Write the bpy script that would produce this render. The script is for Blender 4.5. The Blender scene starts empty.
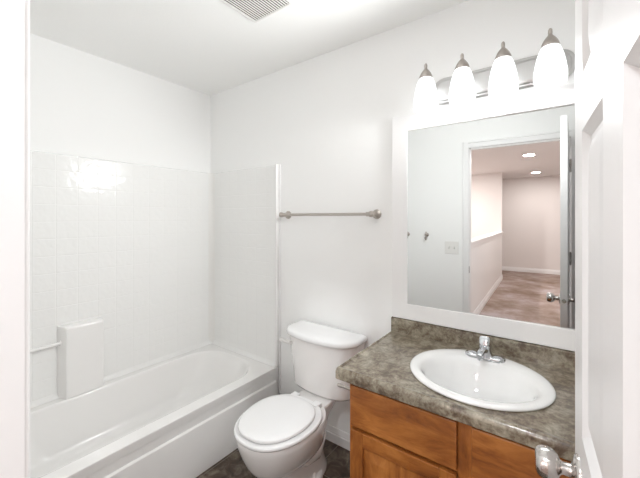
import bpy, bmesh, math, random
from mathutils import Vector, Matrix

random.seed(7)
scene = bpy.context.scene
COL = scene.collection
PI = math.pi

# ------------------------------------------------------------------ camera
cam_d = bpy.data.cameras.new('camera')
cam_d.sensor_width = 36.0
cam_d.sensor_fit = 'HORIZONTAL'
cam_d.lens = 325.521 / 640 * 36.0
cam_d.shift_y = (218.064 - 239.0) / 640.0
cam_d.clip_start = 0.01
cam = bpy.data.objects.new('camera', cam_d)
cam.location = (2.3852, -1.6643, 1.4055)
cam.rotation_euler = (PI / 2, 0, 0.637)
COL.objects.link(cam)
scene.camera = cam

# ------------------------------------------------------------------ world, exposure
world = bpy.data.worlds.new('world')
scene.world = world
world.use_nodes = True
world.node_tree.nodes['Background'].inputs[0].default_value = (1, 0.97, 0.95, 1)
world.node_tree.nodes['Background'].inputs[1].default_value = 0.3
scene.view_settings.view_transform = 'Standard'
scene.view_settings.look = 'None'
scene.view_settings.exposure = 1.02
scene.view_settings.gamma = 1.0
scene.view_settings.use_curve_mapping = False
scene.cycles.diffuse_bounces = 10
scene.cycles.max_bounces = 16

SHADE_EMIT = 0.75
LAMP_W = 11.5
FILL_W = 8.0
CAN_W = 14.0

def area_light(name, loc, rot, sx, sy, power, color):
    d = bpy.data.lights.new(name, 'AREA')
    d.shape = 'RECTANGLE'; d.size = sx; d.size_y = sy
    d.energy = power; d.color = color
    o = bpy.data.objects.new(name, d)
    o.location = loc; o.rotation_euler = rot
    COL.objects.link(o)
    return o
# added fill light, no window there: shines from the hall's right through the doorway
area_light('hall_fill', (3.62, -2.75, 1.55), (PI / 2, 0, math.radians(62)), 1.5, 1.5, FILL_W, (0.92, 0.97, 1.0))

# ------------------------------------------------------------------ constants
FZ = 0.03          # finished floor
CZ = 2.44          # ceiling
W = -1.541         # wall with the doorway, bathroom side
WT = 0.123
RX = 2.61          # right wall
JL, JR = 1.768, 2.503   # door opening
HEAD = 2.04

# ------------------------------------------------------------------ materials
def new_mat(name):
    m = bpy.data.materials.new(name)
    m.use_nodes = True
    return m, m.node_tree.nodes, m.node_tree.links, m.node_tree.nodes['Principled BSDF']

def simple(name, col, rough=0.5, metal=0.0, spec=0.5, coat=0.0, bump=0.0, bscale=200.0):
    m, n, l, p = new_mat(name)
    p.inputs['Base Color'].default_value = (*col, 1)
    p.inputs['Roughness'].default_value = rough
    p.inputs['Metallic'].default_value = metal
    p.inputs['Specular IOR Level'].default_value = spec
    p.inputs['Coat Weight'].default_value = coat
    if bump:
        tc = n.new('ShaderNodeTexCoord'); no = n.new('ShaderNodeTexNoise'); bp = n.new('ShaderNodeBump')
        no.inputs['Scale'].default_value = bscale
        no.inputs['Detail'].default_value = 3
        bp.inputs['Strength'].default_value = bump
        bp.inputs['Distance'].default_value = 0.002
        l.new(tc.outputs['Object'], no.inputs['Vector'])
        l.new(no.outputs['Fac'], bp.inputs['Height'])
        l.new(bp.outputs['Normal'], p.inputs['Normal'])
    return m

M = {}
M['wall'] = simple('wall_paint', (0.90, 0.90, 0.895), 0.75, spec=0.2, bump=0.12, bscale=140)
M['ceiling'] = simple('ceiling_paint', (0.90, 0.90, 0.89), 0.9, spec=0.1, bump=0.25, bscale=90)
M['trim'] = simple('white_trim_paint', (0.84, 0.835, 0.835), 0.35)
M['door'] = simple('white_door_paint', (0.77, 0.762, 0.765), 0.38, bump=0.03, bscale=60)
M['acrylic'] = simple('white_acrylic', (0.86, 0.85, 0.84), 0.16, coat=0.3)
M['porcelain'] = simple('white_porcelain', (0.85, 0.835, 0.825), 0.08, coat=0.5)
M['seat'] = simple('white_plastic_seat', (0.87, 0.87, 0.875), 0.16)
M['plastic'] = simple('white_plastic', (0.82, 0.81, 0.79), 0.35)
M['sink'] = simple('white_sink_china', (0.86, 0.86, 0.855), 0.08, coat=0.5)
M['nickel'] = simple('brushed_nickel', (0.50, 0.455, 0.42), 0.3, metal=1.0)
M['plate'] = simple('satin_nickel_plate', (0.60, 0.595, 0.59), 0.34, metal=1.0)
M['chrome'] = simple('chrome', (0.62, 0.635, 0.66), 0.07, metal=1.0)
M['knobmetal'] = simple('satin_knob_metal', (0.60, 0.57, 0.55), 0.2, metal=1.0)
M['dark'] = simple('dark_gap', (0.10, 0.096, 0.088), 0.8)
M['drain'] = simple('drain_hole', (0.08, 0.08, 0.08), 0.5)
M['mirror'] = simple('mirror_silver', (0.71, 0.72, 0.715), 0.0, metal=1.0)
M['frame'] = simple('white_mirror_frame', (0.85, 0.845, 0.845), 0.3)
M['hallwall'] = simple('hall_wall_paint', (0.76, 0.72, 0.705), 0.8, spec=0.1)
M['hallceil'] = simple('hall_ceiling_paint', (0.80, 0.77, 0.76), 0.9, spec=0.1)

def shade_mat():
    m, n, l, p = new_mat('lit_frosted_glass')
    p.inputs['Base Color'].default_value = (0.9, 0.9, 0.9, 1)
    p.inputs['Roughness'].default_value = 0.15
    p.inputs['Emission Color'].default_value = (0.95, 0.985, 1.0, 1)
    p.inputs['Emission Strength'].default_value = SHADE_EMIT
    return m
M['shade'] = shade_mat()

def emit(name, col, s):
    m, n, l, p = new_mat(name)
    p.inputs['Base Color'].default_value = (0.9, 0.9, 0.9, 1)
    p.inputs['Emission Color'].default_value = (*col, 1)
    p.inputs['Emission Strength'].default_value = s
    return m
M['can'] = emit('lit_recessed_lens', (1.0, 0.93, 0.86), 12.0)
M['bulb'] = emit('lit_bulb', (1.0, 0.97, 0.93), 1.6)

def ramp(n, stops):
    r = n.new('ShaderNodeValToRGB')
    e = r.color_ramp.elements
    while len(e) < len(stops):
        e.new(0.5)
    for i, (pos, c) in enumerate(stops):
        e[i].position = pos
        e[i].color = (*c, 1)
    return r

def tile_mat():
    """moulded white acrylic wall with a four inch square tile relief"""
    m, n, l, p = new_mat('moulded_tile_acrylic')
    p.inputs['Base Color'].default_value = (0.86, 0.86, 0.85, 1)
    p.inputs['Roughness'].default_value = 0.15
    p.inputs['Specular IOR Level'].default_value = 0.25
    tc = n.new('ShaderNodeTexCoord'); sx = n.new('ShaderNodeSeparateXYZ'); ad = n.new('ShaderNodeMath')
    cb = n.new('ShaderNodeCombineXYZ'); br = n.new('ShaderNodeTexBrick')
    ad.operation = 'ADD'
    l.new(tc.outputs['Object'], sx.inputs[0])
    l.new(sx.outputs['X'], ad.inputs[0]); l.new(sx.outputs['Y'], ad.inputs[1])
    oy = n.new('ShaderNodeMath'); oy.operation = 'ADD'; oy.inputs[1].default_value = 10.5 - 0.047
    oz = n.new('ShaderNodeMath'); oz.operation = 'ADD'; oz.inputs[1].default_value = 9.85 - 0.029
    l.new(ad.outputs[0], oy.inputs[0]); l.new(sx.outputs['Z'], oz.inputs[0])
    l.new(oy.outputs[0], cb.inputs['X']); l.new(oz.outputs[0], cb.inputs['Y'])
    br.offset = 0.0; br.squash = 1.0
    br.inputs['Scale'].default_value = 1.0
    br.inputs['Mortar Size'].default_value = 0.0032
    br.inputs['Mortar Smooth'].default_value = 1.0
    br.inputs['Brick Width'].default_value = 0.105
    br.inputs['Row Height'].default_value = 0.0985
    br.inputs['Color1'].default_value = (1, 1, 1, 1); br.inputs['Color2'].default_value = (1, 1, 1, 1)
    br.inputs['Mortar'].default_value = (0, 0, 0, 1)
    l.new(cb.outputs[0], br.inputs['Vector'])
    no = n.new('ShaderNodeTexNoise'); no.inputs['Scale'].default_value = 34.0; no.inputs['Detail'].default_value = 1.0
    l.new(tc.outputs['Object'], no.inputs['Vector'])
    b1 = n.new('ShaderNodeBump'); b1.inputs['Strength'].default_value = 0.4; b1.inputs['Distance'].default_value = 0.0025
    b2 = n.new('ShaderNodeBump'); b2.inputs['Strength'].default_value = 0.4; b2.inputs['Distance'].default_value = 0.003
    l.new(br.outputs['Color'], b1.inputs['Height'])
    l.new(no.outputs['Fac'], b2.inputs['Height'])
    l.new(b1.outputs['Normal'], b2.inputs['Normal'])
    l.new(b2.outputs['Normal'], p.inputs['Normal'])
    return m
M['tile'] = tile_mat()

def laminate_mat():
    m, n, l, p = new_mat('stone_laminate')
    tc = n.new('ShaderNodeTexCoord')
    a = n.new('ShaderNodeTexNoise'); a.inputs['Scale'].default_value = 19; a.inputs['Detail'].default_value = 9; a.inputs['Roughness'].default_value = 0.7; a.inputs['Distortion'].default_value = 0.35
    b = n.new('ShaderNodeTexNoise'); b.inputs['Scale'].default_value = 70; b.inputs['Detail'].default_value = 5; b.inputs['Roughness'].default_value = 0.7
    l.new(tc.outputs['Object'], a.inputs['Vector']); l.new(tc.outputs['Object'], b.inputs['Vector'])
    r = ramp(n, [(0.34, (0.068, 0.044, 0.028)), (0.43, (0.135, 0.098, 0.064)), (0.50, (0.215, 0.176, 0.125)), (0.56, (0.275, 0.247, 0.185)), (0.68, (0.42, 0.36, 0.275))])
    mx = n.new('ShaderNodeMath'); mx.operation = 'MULTIPLY_ADD'; mx.inputs[1].default_value = 0.35; mx.inputs[2].default_value = -0.175
    su = n.new('ShaderNodeMath'); su.operation = 'ADD'
    l.new(b.outputs['Fac'], mx.inputs[0]); l.new(a.outputs['Fac'], su.inputs[0]); l.new(mx.outputs[0], su.inputs[1])
    l.new(su.outputs[0], r.inputs['Fac'])
    l.new(r.outputs['Color'], p.inputs['Base Color'])
    p.inputs['Roughness'].default_value = 0.30; p.inputs['Coat Weight'].default_value = 0.6; p.inputs['Coat Roughness'].default_value = 0.12
    return m
M['laminate'] = laminate_mat()

def wood_mat(name, axis, tint=1.0):
    m, n, l, p = new_mat(name)
    tc = n.new('ShaderNodeTexCoord'); mp = n.new('ShaderNodeMapping')
    s = {'z': (7, 7, 1.8), 'x': (1.8, 7, 7)}[axis]
    mp.inputs['Scale'].default_value = s
    a = n.new('ShaderNodeTexNoise'); a.inputs['Scale'].default_value = 2.2; a.inputs['Detail'].default_value = 8; a.inputs['Roughness'].default_value = 0.66; a.inputs['Distortion'].default_value = 0.7
    l.new(tc.outputs['Object'], mp.inputs['Vector']); l.new(mp.outputs[0], a.inputs['Vector'])
    t = tint
    r = ramp(n, [(0.30, (0.15 * t, 0.042 * t, 0.008 * t)), (0.44, (0.29 * t, 0.094 * t, 0.018 * t)), (0.56, (0.41 * t, 0.148 * t, 0.032 * t)), (0.72, (0.53 * t, 0.215 * t, 0.055 * t))])
    l.new(a.outputs['Fac'], r.inputs['Fac']); l.new(r.outputs['Color'], p.inputs['Base Color'])
    p.inputs['Roughness'].default_value = 0.34
    p.inputs['Coat Weight'].default_value = 0.15
    return m
M['woodz'] = wood_mat('stained_maple_upright', 'z', 1.0)
M['woodx'] = wood_mat('stained_maple_level', 'x', 1.0)

def floor_mat():
    m, n, l, p = new_mat('dark_slate_vinyl')
    tc = n.new('ShaderNodeTexCoord'); mp = n.new('ShaderNodeMapping')
    mp.inputs['Location'].default_value = (-1.302 + 0.457 * 10, 0.25 + 0.457 * 10, 0)
    br = n.new('ShaderNodeTexBrick'); br.offset = 0.0
    br.inputs['Scale'].default_value = 1.0; br.inputs['Brick Width'].default_value = 0.457; br.inputs['Row Height'].default_value = 0.457
    br.inputs['Mortar Size'].default_value = 0.0025; br.inputs['Mortar Smooth'].default_value = 0.3
    a = n.new('ShaderNodeTexNoise'); a.inputs['Scale'].default_value = 13; a.inputs['Detail'].default_value = 8; a.inputs['Roughness'].default_value = 0.65; a.inputs['Distortion'].default_value = 0.8
    l.new(tc.outputs['Object'], mp.inputs['Vector']); l.new(mp.outputs[0], br.inputs['Vector']); l.new(tc.outputs['Object'], a.inputs['Vector'])
    r = ramp(n, [(0.34, (0.030, 0.018, 0.011)), (0.48, (0.075, 0.050, 0.034)), (0.56, (0.13, 0.098, 0.072)), (0.7, (0.24, 0.20, 0.165))])
    l.new(a.outputs['Fac'], r.inputs['Fac'])
    l.new(r.outputs['Color'], br.inputs['Color1']); l.new(r.outputs['Color'], br.inputs['Color2'])
    br.inputs['Mortar'].default_value = (0.22, 0.19, 0.165, 1)
    l.new(br.outputs['Color'], p.inputs['Base Color'])
    p.inputs['Roughness'].default_value = 0.4
    return m
M['floor'] = floor_mat()

def carpet_mat():
    m, n, l, p = new_mat('beige_carpet')
    tc = n.new('ShaderNodeTexCoord')
    a = n.new('ShaderNodeTexNoise'); a.inputs['Scale'].default_value = 1.8; a.inputs['Detail'].default_value = 8; a.inputs['Roughness'].default_value = 0.7
    l.new(tc.outputs['Object'], a.inputs['Vector'])
    r = ramp(n, [(0.34, (0.22, 0.155, 0.12)), (0.5, (0.33, 0.255, 0.22)), (0.64, (0.44, 0.38, 0.375))])
    l.new(a.outputs['Fac'], r.inputs['Fac']); l.new(r.outputs['Color'], p.inputs['Base Color'])
    b = n.new('ShaderNodeTexNoise'); b.inputs['Scale'].default_value = 160
    l.new(tc.outputs['Object'], b.inputs['Vector'])
    bp = n.new('ShaderNodeBump'); bp.inputs['Strength'].default_value = 0.5; bp.inputs['Distance'].default_value = 0.008
    l.new(b.outputs['Fac'], bp.inputs['Height']); l.new(bp.outputs['Normal'], p.inputs['Normal'])
    p.inputs['Roughness'].default_value = 0.95; p.inputs['Specular IOR Level'].default_value = 0.1
    return m
M['carpet'] = carpet_mat()

# ------------------------------------------------------------------ mesh helpers
def box(bm, x0, x1, y0, y1, z0, z1, bev=0.0, seg=2):
    b = bmesh.new()
    bmesh.ops.create_cube(b, size=1)
    for v in b.verts:
        v.co = Vector((x0 + (x1 - x0) * (v.co.x + .5), y0 + (y1 - y0) * (v.co.y + .5), z0 + (z1 - z0) * (v.co.z + .5)))
    if bev:
        bmesh.ops.bevel(b, geom=b.edges[:], offset=bev, segments=seg, affect='EDGES', profile=0.5)
    merge(bm, b)

def merge(bm, b):
    me = bpy.data.meshes.new('tmp')
    b.to_mesh(me); b.free()
    bm.from_mesh(me)
    bpy.data.meshes.remove(me)

def loft(bm, rings, cap0=True, cap1=True, closed=True):
    vr = [[bm.verts.new(p) for p in r] for r in rings]
    n = len(rings[0])
    for a, b in zip(vr, vr[1:]):
        for i in range(n if closed else n - 1):
            j = (i + 1) % n
            bm.faces.new((a[i], a[j], b[j], b[i]))
    if cap0: bm.faces.new(vr[0][::-1])
    if cap1: bm.faces.new(vr[-1])
    return vr

def lathe(bm, prof, origin, axis=(0, 0, 1), n=32, cap0=True, cap1=True):
    ax = Vector(axis).normalized()
    h = Vector((1, 0, 0)) if abs(ax.x) < 0.9 else Vector((0, 1, 0))
    u = ax.cross(h).normalized(); v = ax.cross(u)
    o = Vector(origin)
    rings = [[o + ax * t + (u * math.cos(2 * PI * k / n) + v * math.sin(2 * PI * k / n)) * max(r, 1e-5) for k in range(n)] for r, t in prof]
    loft(bm, rings, cap0, cap1)

def tube(bm, pts, r, n=14):
    pts = [Vector(p) for p in pts]
    rings = []
    prev = None
    for i, p in enumerate(pts):
        t = (pts[min(i + 1, len(pts) - 1)] - pts[max(i - 1, 0)]).normalized()
        if prev is None:
            h = Vector((0, 0, 1)) if abs(t.z) < 0.9 else Vector((1, 0, 0))
            u = t.cross(h).normalized()
        else:
            u = (prev - t * prev.dot(t)).normalized()
        prev = u
        v = t.cross(u)
        rr = r[i] if isinstance(r, (list, tuple)) else r
        rings.append([p + (u * math.cos(2 * PI * k / n) + v * math.sin(2 * PI * k / n)) * rr for k in range(n)])
    loft(bm, rings)

def rrect(x0, x1, y0, y1, r, z, n=8):
    """rounded rectangle ring, 4*(n+1) points, counter-clockwise"""
    pts = []
    rr = r if isinstance(r, (list, tuple)) else [r] * 4
    for (cx, cy, a0, q) in ((x1, y1, 0, rr[0]), (x0, y1, PI / 2, rr[1]), (x0, y0, PI, rr[2]), (x1, y0, 1.5 * PI, rr[3])):
        ccx = cx - q if cx == x1 else cx + q
        ccy = cy - q if cy == y1 else cy + q
        for k in range(n + 1):
            a = a0 + PI / 2 * k / n
            pts.append(Vector((ccx + q * math.cos(a), ccy + q * math.sin(a), z)))
    return pts

def finish(bm):
    bmesh.ops.recalc_face_normals(bm, faces=bm.faces[:])

def smooth_mesh(me, angle=35):
    for p in me.polygons: p.use_smooth = True
    try:
        me.set_sharp_from_angle(angle=math.radians(angle))
    except Exception:
        pass

def obj(name, bm, mat, parent=None, at=None, smooth=35, sub=0, label=None):
    finish(bm)
    base = Vector(at) if at is not None else (Vector(parent['_at']) if parent is not None else Vector((0, 0, 0)))
    for v in bm.verts: v.co -= base
    me = bpy.data.meshes.new(name)
    bm.to_mesh(me); bm.free()
    if smooth: smooth_mesh(me, smooth)
    me.materials.append(mat)
    o = bpy.data.objects.new(name, me)
    COL.objects.link(o)
    if parent is not None:
        o.parent = parent
    else:
        o.location = base
    o['_at'] = tuple(base)
    if smooth:
        w = o.modifiers.new('weighted_normal', 'WEIGHTED_NORMAL'); w.keep_sharp = True; w.weight = 80
    if sub:
        s = o.modifiers.new('sub', 'SUBSURF'); s.levels = sub; s.render_levels = sub
    if label: o['label'] = label
    return o

def thing(name, label, cat, at, group=None, kind=None):
    o = bpy.data.objects.new(name, None)
    o.empty_display_size = 0.05
    o.location = at
    COL.objects.link(o)
    o['_at'] = tuple(at)
    if label: o['label'] = label
    if cat: o['category'] = cat
    if group: o['group'] = group
    if kind: o['kind'] = kind
    return o

def tag(o, label, cat, group=None):
    o['label'] = label; o['category'] = cat
    if group: o['group'] = group
    return o

def struct(name, bm, mat, parent=None, label=None, cat=None, smooth=35):
    o = obj(name, bm, mat, parent, smooth=smooth)
    if parent is None:
        o['kind'] = 'structure'
        if label: o['label'] = label
        if cat: o['category'] = cat
    return o

B = bmesh.new

# ------------------------------------------------------------------ room shell
bm = B(); box(bm, -0.12, RX + 0.12, W - 0.04, 0.12, FZ - 0.1, FZ)
struct('floor', bm, M['floor'], label='dark brown slate look tile floor of the bathroom', cat='floor')
bm = B(); box(bm, -0.12, RX + 0.12, W - WT, 0.12, CZ, CZ + 0.1)
struct('ceiling', bm, M['ceiling'], label='white textured bathroom ceiling', cat='ceiling')
bm = B(); box(bm, -0.12, RX + 0.12, 0, 0.12, FZ - 0.1, CZ)
struct('wall_back', bm, M['wall'], label='white wall behind the toilet and the vanity mirror', cat='wall')
bm = B(); box(bm, -0.12, 0, W - WT, 0, FZ - 0.1, CZ)
struct('wall_left', bm, M['wall'], label='white wall above the long side of the tub', cat='wall')
bm = B(); box(bm, RX, RX + 0.12, W - WT, 0, FZ - 0.1, CZ)
struct('wall_right', bm, M['wall'], label='white wall behind the open door', cat='wall')
bm = B()
box(bm, 0, JL - 0.02, W - WT, W, FZ - 0.1, CZ)
box(bm, JR + 0.02, RX, W - WT, W, FZ - 0.1, CZ)
box(bm, JL - 0.02, JR + 0.02, W - WT, W, HEAD + 0.02, CZ)
struct('wall_front', bm, M['wall'], label='white wall with the doorway, seen in the mirror', cat='wall')

# door jamb, stop and casing
bm = B()
box(bm, JL - 0.02, JL, W - WT, W, FZ, HEAD + 0.02)
box(bm, JR, JR + 0.02, W - WT, W, FZ, HEAD + 0.02)
box(bm, JL, JR, W - WT, W, HEAD, HEAD + 0.02)
box(bm, JL, JL + 0.006, W - 0.075, W - 0.038, FZ, HEAD, 0.002)
box(bm, JR - 0.011, JR, W - 0.075, W - 0.038, FZ, HEAD, 0.002)
box(bm, JL + 0.011, JR - 0.011, W - 0.075, W - 0.038, HEAD - 0.011, HEAD, 0.002)
jamb = struct('trim_1', bm, M['trim'], label='white door jamb lining the doorway', cat='door jamb')
bm = B(); box(bm, JL - 0.0005, JL + 0.0015, W - 0.034, W - 0.006, 0.905, 0.965, 0.0005)
struct('strike_plate', bm, M['knobmetal'], jamb)

CW = 0.052
def casing_piece(bm, x0, x1, z0, z1, side):
    # stepped profile: thin inner lip, thicker outer band
    ya, yb = W, W + 0.005
    box(bm, x0, x1, ya, yb, z0, z1, 0.0015)
    if side == 'L': box(bm, x0, x0 + 0.014, yb - 0.002, W + 0.015, z0, z1, 0.004)
    if side == 'R': box(bm, x1 - 0.014, x1, yb - 0.002, W + 0.015, z0, z1, 0.004)
    if side == 'T': box(bm, x0, x1, yb - 0.002, W + 0.015, z1 - 0.014, z1, 0.004)
bm = B()
casing_piece(bm, JL - 0.002 - CW, JL - 0.002, FZ, HEAD + 0.002 + CW, 'L')
casing_piece(bm, JR + 0.002, JR + 0.002 + CW, FZ, HEAD + 0.002 + CW, 'R')
casing_piece(bm, JL - 0.002, JR + 0.002, HEAD + 0.002, HEAD + 0.002 + CW, 'T')
struct('trim_2', bm, M['trim'], label='white moulded casing around the doorway', cat='door casing')

def baseboard(bm, p0, p1, nrm, h=0.088):
    p0 = Vector((*p0, 0)); p1 = Vector((*p1, 0)); n = Vector((*nrm, 0))
    prof = [(0, 0), (0.014, 0), (0.014, h * 0.58), (0.011, h * 0.64), (0.011, h * 0.70), (0.008, h * 0.78), (0.006, h * 0.93), (0.003, h), (0, h)]
    rings = [[p + n * d + Vector((0, 0, FZ + z)) for d, z in prof] for p in (p0, p1)]
    loft(bm, rings)
bm = B(); baseboard(bm, (0.812, 0), (1.70, 0), (0, -1))
struct('baseboard_back', bm, M['trim'], smooth=20, label='white baseboard behind the toilet', cat='baseboard')
bm = B(); baseboard(bm, (JL - 0.06, W), (0.86, W), (0, 1))
struct('baseboard_front', bm, M['trim'], smooth=20, label='white baseboard beside the doorway', cat='baseboard')
bm = B(); baseboard(bm, (RX, W), (RX, -0.56), (-1, 0))
struct('baseboard_right', bm, M['trim'], smooth=20, label='white baseboard behind the open door', cat='baseboard')

# ------------------------------------------------------------------ hall beyond the doorway (seen in the mirror)
HX0, HX1, HY = 1.43, 3.7, -8.15
bm = B(); box(bm, -0.2, HX1, HY, W - 0.04, FZ - 0.1, FZ - 0.0005)
struct('floor_hall', bm, M['carpet'], label='beige hall carpet beyond the doorway, seen in the mirror', cat='carpet')
bm = B(); box(bm, -0.2, HX1 + 0.1, HY, W - WT, CZ, CZ + 0.1)
struct('ceiling_hall', bm, M['hallceil'], label='hall ceiling with recessed lights, seen in the mirror', cat='ceiling')
bm = B(); box(bm, -0.3, HX1 + 0.1, HY - 0.1, HY, FZ - 0.1, CZ)
struct('wall_hall_end', bm, M['hallwall'], label='far end wall of the hall, seen in the mirror', cat='wall')
bm = B(); box(bm, HX1, HX1 + 0.1, HY, W - WT, FZ - 0.1, CZ)
struct('wall_hall_right', bm, M['hallwall'], label='right wall of the hall', cat='wall')
bm = B(); box(bm, RX + 0.12, HX1, W - WT, W - WT + 0.1, FZ - 0.1, CZ)
struct('wall_hall_front', bm, M['hallwall'], label='hall wall beside the bathroom doorway', cat='wall')
bm = B(); box(bm, -0.3, -0.2, HY, W - WT, FZ - 0.1, CZ)
struct('wall_hall_left', bm, M['hallwall'], label='wall on the far side of the stairwell', cat='wall')
bm = B(); box(bm, -0.2, 1.545, -6.81, -6.75, FZ - 0.1, CZ)
struct('wall_stairwell', bm, M['hallwall'], label='pale pinkish wall above the end of the white half wall, seen in the mirror', cat='wall')
bm = B(); box(bm, HX0, 1.55, -6.75, -2.6, FZ - 0.05, 1.075)
struct('wall_half', bm, M['trim'], label='white half wall along the hall, seen in the mirror', cat='half wall')
bm = B(); box(bm, HX0, 1.575, -6.77, -2.58, 1.075, 1.10, 0.006); box(bm, 1.55, 1.562, -6.75, -2.6, 1.03, 1.075, 0.003)
struct('trim_3', bm, M['trim'], label='white cap rail on top of the hall half wall', cat='trim')
bm = B(); baseboard(bm, (1.55, -2.6), (1.55, -6.75), (1, 0), 0.11)
struct('baseboard_hall_left', bm, M['trim'], smooth=20, label='white baseboard along the hall half wall', cat='baseboard')
bm = B(); baseboard(bm, (HX1, HY), (-0.2, HY), (0, 1), 0.11)
struct('baseboard_hall_end', bm, M['trim'], smooth=20, label='white baseboard at the end of the hall', cat='baseboard')

def can_light(x, y, label, watts=CAN_W, col=(1.0, 0.95, 0.92)):
    t = thing('recessed_light', label, 'ceiling light', (x, y, CZ), 'recessed lights along the hall ceiling')
    b = B(); lathe(b, [(0.075, 0.0), (0.095, 0.0), (0.095, -0.006), (0.088, -0.010), (0.078, -0.008), (0.075, -0.002)], (x, y, CZ), cap0=False, cap1=False)
    obj('trim_ring', b, M['trim'], t)
    b = B(); lathe(b, [(0.076, -0.001), (0.076, -0.004), (0.06, -0.006)], (x, y, CZ))
    obj('lens', b, M['can'], t)
    d = bpy.data.lights.new('recessed_lamp', 'AREA'); d.shape = 'DISK'; d.size = 0.15; d.energy = watts; d.color = col
    o = bpy.data.objects.new('recessed_lamp', d); o.location = (x, y, CZ - 0.015); COL.objects.link(o)
can_light(2.13, -4.64, 'lit recessed hall ceiling light, nearer and higher in the mirror')
can_light(2.18, -7.12, 'lit recessed hall ceiling light nearest the far hall wall, in the mirror')
can_light(2.10, -2.25, 'unseen recessed hall light added just outside the bathroom doorway for fill', 9.0, (0.90, 0.96, 1.0))  # out of view, added to send more light in at the doorway
can_light(0.70, -5.30, 'unseen recessed light added over the stairwell to brighten the wall behind the half wall', 36.0)  # out of view, added to brighten the stairwell wall

# ------------------------------------------------------------------ door (open into the bathroom, seen at a slant on the right)
DL, DT = 0.737, 0.035
dang = math.atan(0.065)
eu = Vector((math.sin(dang), -math.cos(dang), 0))      # free edge -> hinge edge
ew = Vector((math.cos(dang), math.sin(dang), 0))       # left face -> right face
DO = Vector((2.4095, -0.785, 0))
def DP(u, w, z): return DO + eu * u + ew * w + Vector((0, 0, z))
DZ0, DZ1 = FZ + 0.012, 2.022
us = [0, 0.11, 0.315, 0.422, 0.627, DL]
zs = [DZ0, DZ0 + 0.21, 0.86, 1.00, 1.567, 1.665, 1.915, DZ1]
def door_leaf():
    bm = B()
    grids = []
    for w in (0.0, DT):
        g = [[bm.verts.new(DP(u, w, z)) for u in us] for z in zs]
        grids.append(g)
        panels = []
        for i in range(len(zs) - 1):
            for j in range(len(us) - 1):
                q = (g[i][j], g[i][j + 1], g[i + 1][j + 1], g[i + 1][j])
                f = bm.faces.new(q if w > 0 else q[::-1])
                if i in (1, 3, 5) and j in (1, 3): panels.append(f)
        f_n = -ew if w == 0 else ew
        for f in panels: f.normal_update()
        for th, dp in ((0.015, -0.011), (0.010, 0.0), (0.026, 0.008)):
            for f in panels: f.normal_update()
            s = 1 if panels[0].normal.dot(f_n) > 0 else -1
            bmesh.ops.inset_individual(bm, faces=panels, thickness=th, depth=dp * s, use_even_offset=True)
    a, b = grids
    nz, nu = len(zs), len(us)
    for i in range(nz - 1):
        bm.faces.new((a[i][0], a[i + 1][0], b[i + 1][0], b[i][0]))
        bm.faces.new((a[i][nu - 1], b[i][nu - 1], b[i + 1][nu - 1], a[i + 1][nu - 1]))
    for j in range(nu - 1):
        bm.faces.new((a[0][j], b[0][j], b[0][j + 1], a[0][j + 1]))
        bm.faces.new((a[nz - 1][j], a[nz - 1][j + 1], b[nz - 1][j + 1], b[nz - 1][j]))
    return bm
bm = door_leaf()
door = struct('door_1', bm, M['door'], label='white six panel door standing open at the right edge of the photo', cat='door', smooth=25)
KZ = 0.907
for side in (-1, 1):
    b = B()
    o = DP(0.068, 0 if side < 0 else DT, KZ)
    prof = [(0.033, -0.001), (0.033, 0.003), (0.030, 0.007), (0.018, 0.010), (0.0125, 0.013), (0.0115, 0.026), (0.014, 0.030), (0.022, 0.034),
            (0.0285, 0.042), (0.0305, 0.051), (0.029, 0.061), (0.0255, 0.068), (0.020, 0.0715), (0.010, 0.0725), (0.0, 0.0725)]
    lathe(b, prof, o, ew * side, 40)
    obj('door_knob', b, M['knobmetal'], door, label='satin metal knob with round rose', smooth=40)
b = B()
lp = [DP(-0.001, DT / 2 - 0.012, KZ - 0.028), DP(0.001, DT / 2 + 0.012, KZ + 0.028)]
lathe(b, [(0.012, -0.001), (0.012, 0.0012), (0.007, 0.0014), (0.006, 0.010), (0.0, 0.010)], DP(0, DT / 2, KZ), -eu, 20)
obj('latch', b, M['knobmetal'], door)
for hz in (1.812, 1.092, 0.30):
    b = B()
    kp = DP(DL + 0.003, DT + 0.006, 0)
    lathe(b, [(0.004, -0.052), (0.0065, -0.046), (0.0065, 0.046), (0.004, 0.052), (0.0, 0.054)], (kp.x, kp.y, hz), n=14)
    q = [DP(DL - 0.03, DT + 0.0015, hz - 0.045), DP(DL + 0.002, DT + 0.0015, hz - 0.045), DP(DL + 0.002, DT + 0.0015, hz + 0.045), DP(DL - 0.03, DT + 0.0015, hz + 0.045)]
    q2 = [p - ew * 0.003 for p in q]
    loft(b, [q, q2])
    obj('hinge', b, M['knobmetal'], door)

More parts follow.
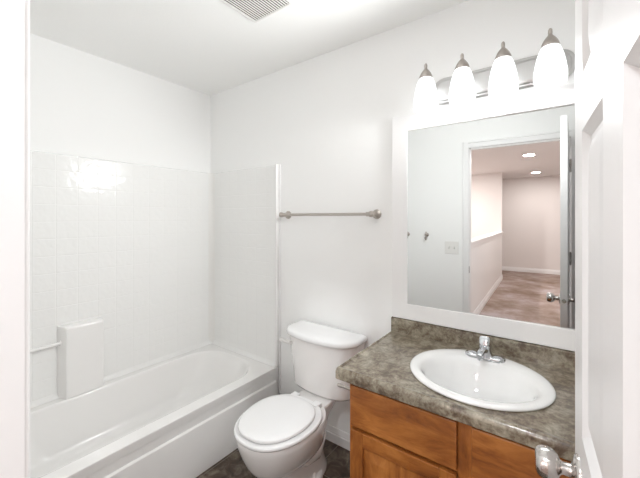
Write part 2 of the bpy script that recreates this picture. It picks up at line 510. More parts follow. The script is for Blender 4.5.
# ------------------------------------------------------------------ bathtub
TX, TZ = 0.80, 0.372
TY0, TY1 = W + 0.004, -0.004
def tub():
    bm = B()
    n = 10
    rings = []
    # from the apron's foot up, over the rim, down into the basin
    rings.append(rrect(0.004, TX - 0.003, TY0, TY1, 0.004, TZ - 0.045, n))
    rings.append(rrect(0.004, TX - 0.0005, TY0, TY1, 0.004, TZ - 0.010, n))
    rings.append(rrect(0.004, TX - 0.002, TY0, TY1, 0.005, TZ - 0.003, n))
    rings.append(rrect(0.006, TX - 0.008, TY0 + 0.002, TY1 - 0.002, 0.006, TZ, n))
    bx0, bx1, by0, by1 = 0.125, 0.710, TY0 + 0.10, -0.088
    def ring(d, dy, r, z): return rrect(bx0 + d * 0.75, bx1 - d, by0 + dy, by1 - dy, r, z, n)
    rings.append(ring(-0.012, -0.012, 0.205, TZ - 0.001))
    rings.append(ring(-0.004, -0.004, 0.202, TZ - 0.004))
    rings.append(ring(0.004, 0.005, 0.198, TZ - 0.012))
    rings.append(ring(0.012, 0.018, 0.195, TZ - 0.035))
    rings.append(ring(0.028, 0.06, 0.188, TZ - 0.12))
    rings.append(ring(0.045, 0.10, 0.19, TZ - 0.20))
    rings.append(ring(0.062, 0.14, 0.175, TZ - 0.245))
    rings.append(ring(0.095, 0.18, 0.15, TZ - 0.268))
    rings.append(ring(0.15, 0.25, 0.11, TZ - 0.274))
    loft(bm, rings, cap0=False, cap1=True)
    return bm
tubt = thing('bathtub', 'white bathtub with panelled apron along the left wall', 'bathtub', (0.4, W / 2, FZ))
obj('basin', tub(), M['acrylic'], tubt, smooth=50)
def apron():
    bm = B()
    prof = [(TX - 0.006, TZ - 0.040), (TX - 0.006, 0.2815), (TX - 0.002, 0.2805), (TX + 0.005, 0.276), (TX + 0.007, 0.270), (TX + 0.030, FZ + 0.02), (TX + 0.030, FZ)]
    back = [(x - 0.03, z) for x, z in prof[::-1]]
    pr = prof + back
    # raised lower panel stops short of the wall; the end return is plain
    rings = [[Vector((x, y, z)) for x, z in pr] for y in (TY0, -0.036)]
    loft(bm, rings)
    pr2 = [(TX - 0.006, TZ - 0.040), (TX - 0.006, 0.286), (TX - 0.006, 0.283), (TX - 0.006, 0.276), (TX - 0.006, 0.270), (TX + 0.006, FZ + 0.02), (TX + 0.006, FZ)]
    pr2 = pr2 + [(x - 0.03, z) for x, z in pr2[::-1]]
    loft(bm, [[Vector((x, y, z)) for x, z in pr2] for y in (-0.036, TY1)])
    return bm
obj('apron', apron(), M['acrylic'], tubt, smooth=30)
bm = B(); lathe(bm, [(0.028, 0), (0.028, 0.003), (0.02, 0.005), (0.0, 0.004)], (0.41, TY0 + 0.48, TZ - 0.273), n=24)
obj('drain', bm, M['chrome'], tubt)

# ------------------------------------------------------------------ tub surround
SZ0, SZ1 = TZ + 0.001, 1.777
sur = thing('tub_surround', 'white moulded tile pattern wall surround above the bathtub', 'tub surround', (0.03, W / 2, TZ))
bm = B()
# long panel with a rounded top edge and a coved foot
prof = [(0.002, SZ0), (0.074, SZ0), (0.062, SZ0 + 0.012), (0.056, SZ0 + 0.03), (0.055, SZ0 + 0.06), (0.055, SZ1 - 0.012), (0.051, SZ1 - 0.003), (0.042, SZ1), (0.002, SZ1)]
loft(bm, [[Vector((x, y, z)) for x, z in prof] for y in (TY0, -0.003)])
obj('long_panel', bm, M['tile'], sur, smooth=40)
bm = B()
prof = [(0.002, SZ0), (0.040, SZ0), (0.030, SZ0 + 0.012), (0.024, SZ0 + 0.03), (0.022, SZ0 + 0.06), (0.022, SZ1 - 0.012), (0.018, SZ1 - 0.003), (0.012, SZ1), (0.002, SZ1)]
loft(bm, [[Vector((x, -d, z)) for d, z in prof] for x in (0.0555, TX - 0.012)])
obj('end_panel', bm, M['tile'], sur, smooth=40)
bm = B()
rc = 0.046
arc = [Vector((0.054 + rc * (1 - math.cos(PI / 2 * k / 8)), -0.021 - rc * (1 - math.sin(PI / 2 * k / 8)), 0)) for k in range(9)] + [Vector((0.050, -0.017, 0))]
loft(bm, [[p + Vector((0, 0, z)) for p in arc] for z in (SZ0, SZ1 - 0.001)])
obj('corner_cove', bm, M['plastic'], sur, smooth=50)
bm = B(); box(bm, TX - 0.012, TX + 0.004, -0.034, -0.002, SZ0, SZ1 + 0.004, 0.005, 3)
obj('edge_flange', bm, M['acrylic'], sur, smooth=40)
bm = B()
loft(bm, [[Vector((x, TY0 + d, z)) for d, z in prof] for x in (0.0555, TX - 0.012)])
obj('end_panel', bm, M['tile'], sur, smooth=40)
# moulded soap column: slanted left cheek, flat front, fading into the wall on the right
def column():
    bm = B()
    def sec(z, d):
        return [Vector((0.050, -1.060, z)), Vector((0.055 + 0.010 * d, -1.056, z)), Vector((0.056 + 0.052 * d, -1.038, z)), Vector((0.056 + 0.062 * d, -1.032, z)), Vector((0.056 + 0.064 * d, -1.020, z)),
                Vector((0.056 + 0.063 * d, -0.850, z)), Vector((0.056 + 0.060 * d, -0.843, z)), Vector((0.056 + 0.012 * d, -0.838, z)), Vector((0.050, -0.837, z))]
    rings = [sec(TZ + 0.0, 1.0), sec(0.765, 1.0), sec(0.774, 0.96), sec(0.780, 0.84), sec(0.783, 0.4), sec(0.784, 0.0)]
    loft(bm, rings)
    return bm
obj('soap_column', column(), M['acrylic'], sur, smooth=40)
bm = B()
tube(bm, [(0.083, -1.050, 0.690), (0.083, -1.12, 0.686), (0.083, -1.45, 0.686), (0.075, -1.50, 0.686), (0.056, -1.515, 0.686)], 0.0095, 16)
lathe(bm, [(0.014, 0), (0.014, 0.004), (0.010, 0.007)], (0.083, -1.049, 0.690), (0, -1, 0), 16)
obj('grab_bar', bm, M['acrylic'], sur)
# white wood filler strip where the tub end meets the wall below the flange
bm = B(); box(bm, TX + 0.0065, TX + 0.016, -0.012, -0.001, FZ, SZ1 + 0.004, 0.003)
struct('trim_4', bm, M['trim'], label='narrow white strip on the wall at the end of the tub', cat='trim')

# ------------------------------------------------------------------ toilet
TCX = 1.266
toi = thing('toilet', 'white two piece toilet between the bathtub and the vanity', 'toilet', (TCX, -0.36, FZ))
def egg(yb, yf, hw, z, n=48, p=2.3, widest=0.46):
    """plan outline: back yb, front yf (more negative), half width hw"""
    yc = yb + (yf - yb) * widest
    pts = []
    for k in range(n):
        a = 2 * PI * k / n
        c, s = math.cos(a), math.sin(a)
        x = hw * math.copysign(abs(c) ** (2 / p), c)
        y = (yb - yc) * abs(s) ** (2 / p) if s >= 0 else -(yc - yf) * abs(s) ** (2 / 2.05)
        pts.append(Vector((TCX + x, yc + y, z)))
    return pts
def bowl():
    bm = B()
    R = [(-0.15, -0.615, 0.105, FZ, 2.6), (-0.15, -0.615, 0.105, FZ + 0.018, 2.6), (-0.155, -0.608, 0.098, FZ + 0.032, 2.5), (-0.165, -0.600, 0.092, FZ + 0.07, 2.4),
         (-0.175, -0.598, 0.090, FZ + 0.13, 2.4), (-0.185, -0.602, 0.095, FZ + 0.158, 2.3), (-0.19, -0.622, 0.112, FZ + 0.174, 2.25), (-0.20, -0.648, 0.136, FZ + 0.196, 2.2), (-0.21, -0.672, 0.157, FZ + 0.235, 2.2),
         (-0.215, -0.694, 0.175, FZ + 0.285, 2.2), (-0.22, -0.709, 0.187, FZ + 0.330, 2.2), (-0.22, -0.711, 0.189, FZ + 0.355, 2.2), (-0.225, -0.706, 0.185, FZ + 0.366, 2.2), (-0.26, -0.67, 0.155, FZ + 0.368, 2.2)]
    loft(bm, [egg(yb, yf, hw, z, p=p) for yb, yf, hw, z, p in R])
    # tank deck behind the bowl
    D = [(0.055, -0.15, -0.28, FZ + 0.17), (0.070, -0.135, -0.30, FZ + 0.27), (0.093, -0.115, -0.33, FZ + 0.325), (0.104, -0.105, -0.34, FZ + 0.352), (0.103, -0.106, -0.34, FZ + 0.362), (0.098, -0.11, -0.335, FZ + 0.3665)]
    loft(bm, [rrect(TCX - hw, TCX + hw, y0, y1, 0.035, z, 6) for hw, y1, y0, z in D])
    # trapway bulge and the bolt lobes of the foot
    for s in (-1, 1):
        rings = []
        for (r, z) in ((0.062, FZ), (0.062, FZ + 0.020), (0.056, FZ + 0.034), (0.03, FZ + 0.042)):
            rings.append([Vector((TCX + s * 0.076 + r * 0.72 * math.cos(2 * PI * k / 28), -0.325 + r * 1.25 * math.sin(2 * PI * k / 28), z)) for k in range(28)])
        loft(bm, rings)
        tube(bm, [(TCX + s * 0.055, -0.46, FZ + 0.20), (TCX + s * 0.072, -0.38, FZ + 0.16), (TCX + s * 0.07, -0.30, FZ + 0.14), (TCX + s * 0.05, -0.21, FZ + 0.19)], [0.03, 0.042, 0.042, 0.035], 16)
    return bm
obj('bowl', bowl(), M['porcelain'], toi, smooth=60)
for s in (-1, 1):
    bm = B(); lathe(bm, [(0.016, 0), (0.016, 0.006), (0.012, 0.014), (0.006, 0.018), (0, 0.019)], (TCX + s * 0.088, -0.33, FZ + 0.040), n=20)
    obj('bolt_cap', bm, M['plastic'], toi)
def tank():
    bm = B()
    n = 8
    R = [(0.165, -0.040, -0.140, 0.030, 0.3965, 0.045), (0.196, -0.032, -0.155, 0.040, 0.401, 0.058), (0.207, -0.026, -0.161, 0.044, 0.418, 0.062), (0.215, -0.022, -0.164, 0.045, 0.50, 0.062),
         (0.228, -0.022, -0.168, 0.045, 0.60, 0.062), (0.237, -0.022, -0.172, 0.045, 0.69, 0.062), (0.238, -0.022, -0.173, 0.045, 0.706, 0.062)]
    # insert intermediate points along the front so the bow is smooth
    def dense(pts):
        out = []
        for i, p in enumerate(pts):
            q = pts[(i + 1) % len(pts)]
            m = 1
            if i % (n + 1) == n: m = 10
            for k in range(m): out.append(p.lerp(q, k / m))
        return out
    def ring(hw, yb, yf, bow, z, r=0.045):
        base = dense(rrect(TCX - 0.008 - hw, TCX - 0.008 + hw, yf, yb, [0.02, 0.02, r, r], z, n))
        mid = (yb + yf) / 2
        return [Vector((p.x, p.y - (bow * (1 - ((p.x - TCX + 0.008) / hw) ** 2) if p.y < mid else 0), p.z)) for p in base]
    ring0 = ring
    loft(bm, [ring0(*a) for a in R])
    lid = B()
    L = [(0.236, -0.018, -0.180, 0.050, 0.704, 0.072), (0.246, -0.014, -0.190, 0.052, 0.709, 0.078), (0.250, -0.012, -0.194, 0.052, 0.718, 0.080), (0.249, -0.013, -0.193, 0.052, 0.730, 0.080), (0.242, -0.018, -0.187, 0.050, 0.739, 0.074),
         (0.224, -0.032, -0.173, 0.045, 0.744, 0.062), (0.186, -0.06, -0.145, 0.035, 0.746, 0.04)]
    loft(lid, [ring0(*a) for a in L])
    return bm, lid
tb, tl = tank()
obj('tank', tb, M['porcelain'], toi, smooth=50)
obj('tank_lid', tl, M['seat'], toi, smooth=50)
# flush lever on the tank's left front corner
bm = B()
lx, ly, lz = TCX - 0.184, -0.196, 0.660
lathe(bm, [(0.014, 0), (0.014, 0.006), (0.009, 0.010), (0.009, 0.016)], (lx, ly + 0.008, lz), (0, -1, 0), 18)
tube(bm, [(lx + 0.004, ly - 0.010, lz), (lx - 0.03, ly - 0.013, lz + 0.002), (lx - 0.072, ly - 0.008, lz + 0.004)], [0.011, 0.010, 0.012], 12)
obj('flush_lever', bm, M['plastic'], toi)
# seat ring, lid and hinges
bm = B()
loft(bm, [egg(-0.275, -0.712, 0.186, 0.399), egg(-0.271, -0.717, 0.191, 0.405), egg(-0.271, -0.717, 0.191, 0.414), egg(-0.277, -0.710, 0.184, 0.420)])
obj('seat', bm, M['seat'], toi, smooth=50)
bm = B()
loft(bm, [egg(-0.318, -0.694, 0.163, 0.4215), egg(-0.314, -0.698, 0.167, 0.426), egg(-0.314, -0.698, 0.167, 0.434), egg(-0.320, -0.692, 0.161, 0.4395), egg(-0.345, -0.66, 0.135, 0.4425), egg(-0.42, -0.58, 0.07, 0.444)])
obj('seat_lid', bm, M['seat'], toi, smooth=50)
for s in (-1, 1):
    bm = B(); box(bm, TCX + s * 0.075 - 0.022, TCX + s * 0.075 + 0.022, -0.316, -0.262, 0.397, 0.424, 0.006, 3)
    obj('seat_hinge', bm, M['seat'], toi)

# ------------------------------------------------------------------ vanity cabinet
VX0, VX1, VY, VZ1 = 1.70, RX - 0.002, -0.535, 0.757
van = thing('vanity_cabinet', 'stained maple vanity cabinet under the stone look countertop', 'cabinet', ((VX0 + VX1) / 2, -0.27, FZ))
bm = B()
box(bm, VX0, VX0 + 0.018, VY + 0.02, -0.002, FZ, VZ1)
box(bm, VX1 - 0.018, VX1, VY + 0.02, -0.002, FZ, VZ1)
box(bm, VX0 + 0.018, VX1 - 0.018, VY + 0.02, -0.002, FZ + 0.1, FZ + 0.118)
box(bm, VX0 + 0.018, VX1 - 0.018, VY + 0.07, VY + 0.085, FZ, FZ + 0.1)
box(bm, VX0 + 0.018, VX1 - 0.018, -0.012, -0.002, FZ + 0.118, VZ1)
obj('carcass', bm, M['woodz'], van, smooth=20)
bm = B()
for (a, c) in ((VX0, VX0 + 0.04), (2.112, 2.160), (VX1 - 0.04, VX1)):
    box(bm, a, c, VY, VY + 0.02, FZ + 0.1, VZ1, 0.001, 1)
for (z0, z1) in ((FZ + 0.1, FZ + 0.14), (0.55, 0.60), (0.725, VZ1)):
    box(bm, VX0 + 0.04, 2.112, VY + 0.0005, VY + 0.02, z0, z1)
    box(bm, 2.160, VX1 - 0.04, VY + 0.0005, VY + 0.02, z0, z1)
obj('face_frame', bm, M['woodz'], van, smooth=20)
def front_panel(x0, x1, z0, z1):
    b = B(); box(b, x0, x1, VY - 0.019, VY - 0.0005, z0, z1, 0.004, 2); return b
DRZ0, DRZ1, DOZ1 = 0.584, 0.744, 0.570
for (x0, x1) in ((1.713, 2.113), (2.158, 2.585)):
    obj('drawer_front', front_panel(x0, x1, DRZ0, DRZ1), M['woodx'], van, smooth=20)
def cab_door(x0, x1, z0, z1):
    y0, y1, s = VY - 0.019, VY - 0.0005, 0.055
    b = B()
    # flat recessed panel with a raised field
    def rr(i, y): return [Vector((x0 + s + i - 0.004, y, z0 + s + i - 0.004)), Vector((x1 - s - i + 0.004, y, z0 + s + i - 0.004)), Vector((x1 - s - i + 0.004, y, z1 - s - i + 0.004)), Vector((x0 + s + i - 0.004, y, z1 - s - i + 0.004))]
    loft(b, [rr(0, y1 - 0.002), rr(0, y0 + 0.011), rr(0.012, y0 + 0.011), rr(0.042, y0 + 0.004), rr(0.05, y0 + 0.004)])
    d_ = obj('cabinet_door', b, M['woodz'], van, smooth=20)
    for (a, c, d, e) in ((x0, x0 + s, z0, z1), (x1 - s, x1, z0, z1)):
        b = B(); box(b, a, c, y0, y1, d, e, 0.003, 2)
        obj('stile', b, M['woodz'], d_, smooth=20)
    for (d, e) in ((z0, z0 + s), (z1 - s, z1)):
        b = B(); box(b, x0 + s, x1 - s, y0, y1, d, e, 0.003, 2)
        obj('rail', b, M['woodx'], d_, smooth=20)
cab_door(1.713, 2.113, FZ + 0.115, DOZ1)
cab_door(2.158, 2.585, FZ + 0.115, DOZ1)

# ------------------------------------------------------------------ countertop and backsplash (one post-formed unit)
CT = 0.798
ctop = thing('countertop', 'brown grey stone look laminate countertop with backsplash', 'countertop', ((1.648 + RX) / 2, -0.28, VZ1))
SCX, SCY, SA, SB = 2.124, -0.300, 0.249, 0.229
def counter():
    bm = B()
    x0, x1, y0, y1 = 1.648, RX - 0.002, -0.572, -0.002
    # top sheet with a cut-out for the bowl
    n = 64
    inner = [bm.verts.new((SCX + (SA - 0.03) * math.cos(2 * PI * k / n), SCY + (SB - 0.03) * math.sin(2 * PI * k / n), CT)) for k in range(n)]
    innerb = [bm.verts.new((v.co.x, v.co.y, CT - 0.025)) for v in inner]
    # rectangle walk, same count, following the angle
    outer = []
    ax0, ax1, ay0, ay1 = x0 + 0.012, x1, y0 + 0.016, y1
    for k in range(n):
        a = 2 * PI * k / n
        c, s = math.cos(a), math.sin(a)
        t = min((ax1 - SCX) / c if c > 1e-9 else (ax0 - SCX) / c if c < -1e-9 else 9, (ay1 - SCY) / s if s > 1e-9 else (ay0 - SCY) / s if s < -1e-9 else 9)
        outer.append(Vector((SCX + c * t, SCY + s * t, CT)))
    for cx, cy in ((ax0, ay0), (ax1, ay0), (ax1, ay1), (ax0, ay1)):     # snap the nearest point to each corner
        i = min(range(n), key=lambda k: (outer[k].x - cx) ** 2 + (outer[k].y - cy) ** 2)
        outer[i] = Vector((cx, cy, CT))
    ov = [bm.verts.new(p) for p in outer]
    ob = [bm.verts.new((p.x, p.y, CT - 0.025)) for p in outer]
    for k in range(n):
        j = (k + 1) % n
        bm.faces.new((inner[k], inner[j], ov[j], ov[k]))
        bm.faces.new((inner[j], inner[k], innerb[k], innerb[j]))
        bm.faces.new((innerb[j], innerb[k], ob[k], ob[j]))
        bm.faces.new((ov[k], ov[j], ob[j], ob[k]))
    # rolled front edge and left end: sweep a nose profile along the left end and the front
    prof = [(-0.010, 0.0), (-0.004, 0.0022), (0.0, 0.0042), (0.004, 0.0040), (0.008, 0.0015), (0.012, -0.003), (0.0155, -0.011), (0.016, -0.018), (0.016, -0.038), (0.014, -0.0405), (-0.03, -0.0405), (-0.03, -0.02)]
    def end(d): return d * 0.75
    ring_a = [Vector((ax0 - end(d), ay1, CT + z)) for d, z in prof]
    corner = []
    for q in range(7):
        a = PI / 2 * q / 6
        corner.append([Vector((ax0 - end(d) * math.cos(a), ay0 - d * math.sin(a), CT + z)) if d > 0 else Vector((ax0 - end(d), ay0 - d, CT + z)) for d, z in prof])
    ring_b = [Vector((ax1, ay0 - d, CT + z)) for d, z in prof]
    loft(bm, [ring_a] + corner + [ring_b])
    return bm
obj('worktop', counter(), M['laminate'], ctop, smooth=40)
bm = B()
prof = [(0.002, CT - 0.002), (0.022, CT - 0.002), (0.022, 0.862), (0.020, 0.868), (0.015, 0.871), (0.002, 0.871)]
loft(bm, [[Vector((x, -d, z)) for d, z in prof] for x in (1.648, RX - 0.002)])
obj('backsplash', bm, M['laminate'], ctop, smooth=40)

# ------------------------------------------------------------------ sink and faucet
sk = thing('sink', 'white oval drop in sink set in the countertop', 'sink', (SCX, SCY, CT))
def el(a, b, z, dy=0, n=64): return [Vector((SCX + a * math.cos(2 * PI * k / n), SCY + dy + b * math.sin(2 * PI * k / n), z)) for k in range(n)]
bm = B()
loft(bm, [el(0.03, 0.03, CT - 0.145, -0.01), el(SA - 0.14, SB - 0.135, CT - 0.138, -0.02), el(SA - 0.095, SB - 0.102, CT - 0.11, -0.025), el(SA - 0.065, SB - 0.078, CT - 0.06, -0.027), el(SA - 0.046, SB - 0.056, CT - 0.02, -0.018), el(SA - 0.036, SB - 0.036, CT + 0.0004), el(SA - 0.006, SB - 0.006, CT + 0.0005), el(SA - 0.001, SB - 0.001, CT + 0.002), el(SA, SB, CT + 0.006), el(SA - 0.003, SB - 0.003, CT + 0.011), el(SA - 0.012, SB - 0.012, CT + 0.0145), el(SA - 0.026, SB - 0.030, CT + 0.0145, -0.005),
          el(SA - 0.040, SB - 0.054, CT + 0.012, -0.018), el(SA - 0.050, SB - 0.065, CT + 0.004, -0.021), el(SA - 0.062, SB - 0.078, CT - 0.015, -0.023), el(SA - 0.075, SB - 0.088, CT - 0.06, -0.027), el(SA - 0.105, SB - 0.112, CT - 0.105, -0.025),
          el(SA - 0.15, SB - 0.145, CT - 0.13, -0.02), el(0.022, 0.022, CT - 0.137, -0.01)])
obj('basin', bm, M['sink'], sk, smooth=60)
bm = B(); lathe(bm, [(0.022, 0), (0.022, 0.002), (0.016, 0.003), (0.012, -0.001), (0.0, -0.001)], (SCX, SCY - 0.01, CT - 0.137), n=24)
obj('drain', bm, M['chrome'], sk)

FX, FY, FB = 2.124, -0.128, CT + 0.0135
fau = thing('faucet', 'chrome single lever faucet on the back of the sink', 'faucet', (FX, FY, FB))
bm = B()
def stad(hl, r, z, n=10):
    p = []
    for k in range(n + 1):
        a = -PI / 2 + PI * k / n; p.append(Vector((FX + hl + r * math.cos(a), FY + r * math.sin(a), z)))
    for k in range(n + 1):
        a = PI / 2 + PI * k / n; p.append(Vector((FX - hl + r * math.cos(a), FY + r * math.sin(a), z)))
    return p
loft(bm, [stad(0.052, 0.026, FB - 0.002), stad(0.052, 0.026, FB + 0.006), stad(0.052, 0.023, FB + 0.010), stad(0.050, 0.016, FB + 0.012)])
for s in (-1, 1):
    lathe(bm, [(0.021, 0.008), (0.018, 0.013), (0.009, 0.016), (0, 0.0165)], (FX + s * 0.050, FY, FB), n=24)
obj('base_plate', bm, M['chrome'], fau, smooth=40)
bm = B(); lathe(bm, [(0.034, 0.008), (0.031, 0.014), (0.025, 0.026), (0.022, 0.040), (0.020, 0.048), (0.014, 0.053), (0, 0.055)], (FX, FY, FB), n=28)
obj('body', bm, M['chrome'], fau, smooth=40)
bm = B()
rings = []
for (y, z, hw, hh) in ((0.0, 0.026, 0.016, 0.014), (-0.03, 0.038, 0.016, 0.012), (-0.07, 0.048, 0.014, 0.010), (-0.105, 0.048, 0.0125, 0.009), (-0.118, 0.042, 0.011, 0.007)):
    rings.append([Vector((FX + hw * math.copysign(abs(math.cos(2 * PI * k / 20)) ** 0.7, math.cos(2 * PI * k / 20)), FY + y, FB + z + hh * math.copysign(abs(math.sin(2 * PI * k / 20)) ** 0.7, math.sin(2 * PI * k / 20)))) for k in range(20)])
loft(bm, rings)
lathe(bm, [(0.009, 0), (0.009, 0.012)], (FX, FY - 0.108, FB + 0.026), n=16)
obj('spout', bm, M['chrome'], fau, smooth=40)
bm = B()
rings = []
for (y, z, hw, hh) in ((-0.010, 0.040, 0.018, 0.010), (-0.012, 0.054, 0.020, 0.009), (-0.009, 0.070, 0.0205, 0.007), (-0.002, 0.084, 0.0195, 0.005), (0.002, 0.088, 0.016, 0.003)):
    rings.append([Vector((FX + hw * math.copysign(abs(math.cos(2 * PI * k / 20)) ** 0.6, math.cos(2 * PI * k / 20)), FY + y - hh * math.sin(2 * PI * k / 20), FB + z + 0.35 * hh * math.sin(2 * PI * k / 20))) for k in range(20)])
loft(bm, rings)
obj('lever_handle', bm, M['chrome'], fau, smooth=40)

# ------------------------------------------------------------------ mirror
mir = thing('mirror', 'large wall mirror in a wide white frame above the vanity', 'mirror', (2.115, 0, 0.872))
MX0, MX1, MZ0, MZ1 = 1.652, 2.578, 0.8735, 1.946
IX0, IX1, IZ0, IZ1 = 1.738, 2.492, 0.956, 1.862
bm = B()
ft = 0.020
box(bm, MX0, IX0, -ft, -0.0005, MZ0, MZ1, 0.003)
box(bm, IX1, MX1, -ft, -0.0005, MZ0, MZ1, 0.003)
box(bm, IX0 - 0.003, IX1 + 0.003, -ft, -0.0005, IZ1, MZ1, 0.003)
box(bm, IX0 - 0.003, IX1 + 0.003, -ft, -0.0005, MZ0, IZ0, 0.003)
obj('frame', bm, M['frame'], mir, smooth=20)
bm = B()
th = math.radians(1.0)          # the glass sits very slightly skewed in its frame
def gp(x, z, o=0.0): return Vector((x, -0.0105 + o + (x - 2.115) * math.tan(th), z))
loft(bm, [[gp(IX0 - 0.002, IZ0 - 0.002, o), gp(IX1 + 0.002, IZ0 - 0.002, o), gp(IX1 + 0.002, IZ1 + 0.002, o), gp(IX0 - 0.002, IZ1 + 0.002, o)] for o in (0, 0.003)])
obj('glass', bm, M['mirror'], mir, smooth=0)

# ------------------------------------------------------------------ vanity light
vl = thing('vanity_light', 'four lamp vanity light with frosted glass shades above the mirror', 'wall light', (2.115, 0, 2.03))
def plate_ring(hl, hh, r, y, n=8):
    return [Vector((p.x, y, p.y)) for p in rrect(2.150 - hl, 2.150 + hl, 2.032 - hh, 2.032 + hh, r, 0, n)]
bm = B()
loft(bm, [plate_ring(0.285, 0.064, 0.058, -0.0005), plate_ring(0.285, 0.064, 0.058, -0.010), plate_ring(0.280, 0.059, 0.054, -0.014), plate_ring(0.272, 0.052, 0.048, -0.015), plate_ring(0.270, 0.050, 0.046, -0.022), plate_ring(0.262, 0.042, 0.040, -0.027), plate_ring(0.255, 0.036, 0.034, -0.028)])
obj('back_plate', bm, M['plate'], vl, smooth=30)
SY = -0.115
for sxp in (1.867, 2.030, 2.191, 2.352):
    bm = B()
    tube(bm, [(sxp, -0.026, 2.045), (sxp, -0.045, 2.060), (sxp, -0.060, 2.095), (sxp, -0.078, 2.118), (sxp, -0.098, 2.117), (sxp, -0.112, 2.104)], 0.0055, 12)
    obj('arm', bm, M['nickel'], vl)
    bm = B(); lathe(bm, [(0.030, 2.068), (0.031, 2.074), (0.029, 2.082), (0.024, 2.094), (0.016, 2.106), (0.009, 2.114), (0.0065, 2.120), (0.0075, 2.126), (0.007, 2.136), (0.004, 2.142), (0, 2.143)], (sxp, SY, 0), n=28)
    obj('cap', bm, M['nickel'], vl, smooth=40)
    bm = B()
    out = [(0.0510, 1.928), (0.0545, 1.938), (0.0555, 1.952), (0.0540, 1.975), (0.0505, 2.000), (0.0450, 2.028), (0.0380, 2.052), (0.031, 2.068), (0.026, 2.076)]
    inn = [(r - 0.004, z + (0.001 if i == 0 else 0)) for i, (r, z) in enumerate(out)][::-1]
    lathe(bm, out + inn, (sxp, SY, 0), n=40, cap0=False, cap1=False)
    obj('shade', bm, M['shade'], vl, smooth=60)
    bm = B(); lathe(bm, [(0.012, 2.06), (0.014, 2.03), (0.024, 2.005), (0.028, 1.985), (0.024, 1.965), (0.012, 1.955), (0, 1.953)], (sxp, SY, 0), n=20)
    obj('bulb', bm, M['bulb'], vl, smooth=60)
    # the lamp's light leaving through the open mouth of the shade, out into the room
    d = bpy.data.lights.new('vanity_lamp', 'SPOT'); d.energy = LAMP_W; d.color = (0.965, 0.985, 0.985)
    d.spot_size = math.radians(165); d.spot_blend = 1.0; d.shadow_soft_size = 0.045
    o = bpy.data.objects.new('vanity_lamp', d); o.location = (sxp, SY - 0.03, 1.912)
    o.rotation_euler = Vector((-0.75, -1.0, 0.02)).to_track_quat('-Z', 'Y').to_euler(); COL.objects.link(o)

# ------------------------------------------------------------------ towel bar
tbz, tby = 1.427, -0.068
tbr = thing('towel_bar', 'brushed nickel towel bar on the wall above the toilet', 'towel bar', (1.24, 0, tbz))
bm = B(); tube(bm, [(0.886, tby, tbz), (1.553, tby, tbz)], 0.0085, 18)
obj('rod', bm, M['nickel'], tbr)
for px, s in ((0.885, -1), (1.553, 1)):
    bm = B()
    lathe(bm, [(0.027, 0.0005), (0.027, 0.006), (0.022, 0.012), (0.014, 0.018), (0.012, 0.040), (0.0145, 0.056), (0.017, 0.066), (0.016, 0.078), (0.010, 0.084), (0, 0.085)], (px, 0, tbz), (0, -1, 0), 28)
    lathe(bm, [(0.0125, -0.03), (0.0125, 0.002), (0.009, 0.006), (0.005, 0.008), (0, 0.0085)], (px, tby, tbz), (s, 0, 0), 18)
    obj('post', bm, M['nickel'], tbr, smooth=40)

# ------------------------------------------------------------------ exhaust vent
ex = thing('exhaust_vent', 'white slatted exhaust fan grille on the ceiling', 'ceiling vent', (1.23, -0.62, CZ))
vx0, vx1, vy0, vy1 = 1.092, 1.367, -0.765, -0.488
bm = B()
def vr(i, z): return rrect(vx0 + i, vx1 - i, vy0 + i, vy1 - i, max(0.012 - i * .3, 0.003), z, 4)
loft(bm, [vr(0, CZ - 0.0005), vr(0, CZ - 0.006), vr(0.006, CZ - 0.014), vr(0.016, CZ - 0.016), vr(0.018, CZ - 0.010), vr(0.018, CZ - 0.002)], cap0=True, cap1=False)
obj('frame', bm, M['plastic'], ex, smooth=30)
bm = B(); box(bm, vx0 + 0.0182, vx1 - 0.0182, vy0 + 0.0182, vy1 - 0.0182, CZ - 0.0108, CZ - 0.009)
obj('dark_opening', bm, M['dark'], ex)
bm = B()
k = vx0 + 0.023
while k < vx1 - 0.020:
    box(bm, k - 0.0034, k + 0.0034, vy0 + 0.016, vy1 - 0.016, CZ - 0.0155, CZ - 0.0140)
    k += 0.0142
obj('slats', bm, M['plastic'], ex, smooth=20)

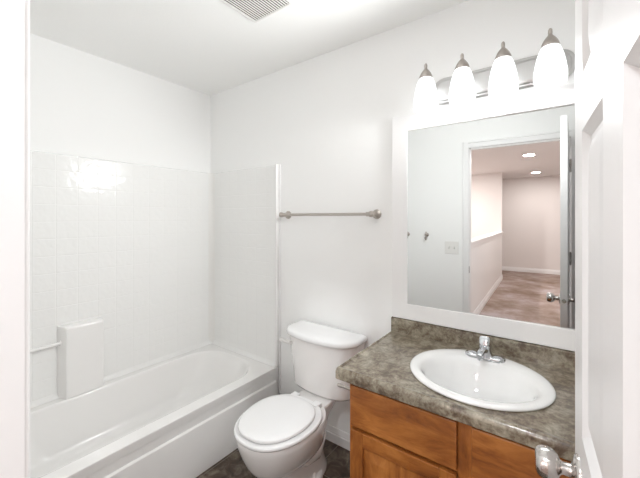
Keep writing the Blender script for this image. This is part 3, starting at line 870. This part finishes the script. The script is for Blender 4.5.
# ------------------------------------------------------------------ toilet paper holder on the cabinet side
tp = thing('toilet_paper_holder', 'short metal toilet paper holder post on the side of the vanity cabinet', 'paper holder', (VX0, -0.432, 0.652))
bm = B(); lathe(bm, [(0.022, -0.001), (0.022, 0.006), (0.014, 0.012)], (VX0, -0.432, 0.652), (-1, 0, 0), 24)
obj('flange', bm, M['chrome'], tp)
bm = B(); tube(bm, [(VX0 - 0.008, -0.432, 0.652), (1.600, -0.432, 0.652), (1.592, -0.432, 0.652), (1.578, -0.432, 0.652), (1.572, -0.432, 0.652)], [0.0065, 0.0065, 0.0085, 0.0085, 0.005], 14)
obj('arm', bm, M['nickel'], tp)

# ------------------------------------------------------------------ hooks and switch on the doorway wall (seen in the mirror)
def hook(x, label):
    t = thing('robe_hook', label, 'robe hook', (x, W, 1.237), 'robe hooks on the doorway wall')
    b = B(); lathe(b, [(0.020, 0.0005), (0.020, 0.005), (0.013, 0.010), (0.008, 0.014), (0.008, 0.03)], (x, W, 1.245), (0, 1, 0), 22)
    obj('base', b, M['nickel'], t)
    b = B(); tube(b, [(x, W + 0.026, 1.272), (x, W + 0.034, 1.255), (x, W + 0.028, 1.235), (x, W + 0.022, 1.212), (x, W + 0.036, 1.198), (x, W + 0.055, 1.208), (x, W + 0.060, 1.222)], [0.007, 0.0075, 0.008, 0.0075, 0.007, 0.0065, 0.007], 12)
    obj('prong', b, M['nickel'], t)
hook(1.392, 'dark metal robe hook seen whole in the mirror, left of the light switch')
hook(1.205, 'dark metal robe hook at the left edge of the mirror glass')
sw = thing('light_switch', 'white double light switch plate beside the doorway, seen in the mirror', 'light switch', (1.622, W, 1.13))
bm = B(); box(bm, 1.562, 1.682, W + 0.0005, W + 0.007, 1.072, 1.188, 0.003, 2)
obj('plate', bm, M['plastic'], sw)
for sxp in (1.599, 1.645):
    bm = B()
    p0 = [Vector((sxp + a, W + 0.006, 1.13 + c)) for a, c in ((-0.005, -0.012), (0.005, -0.012), (0.005, 0.012), (-0.005, 0.012))]
    p1 = [Vector((sxp + a, W + 0.017, 1.136 + c)) for a, c in ((-0.004, -0.004), (0.004, -0.004), (0.004, 0.006), (-0.004, 0.006))]
    loft(bm, [p0, p1])
    obj('toggle', bm, M['plastic'], sw)

for o in scene.objects:
    if '_at' in o: del o['_at']
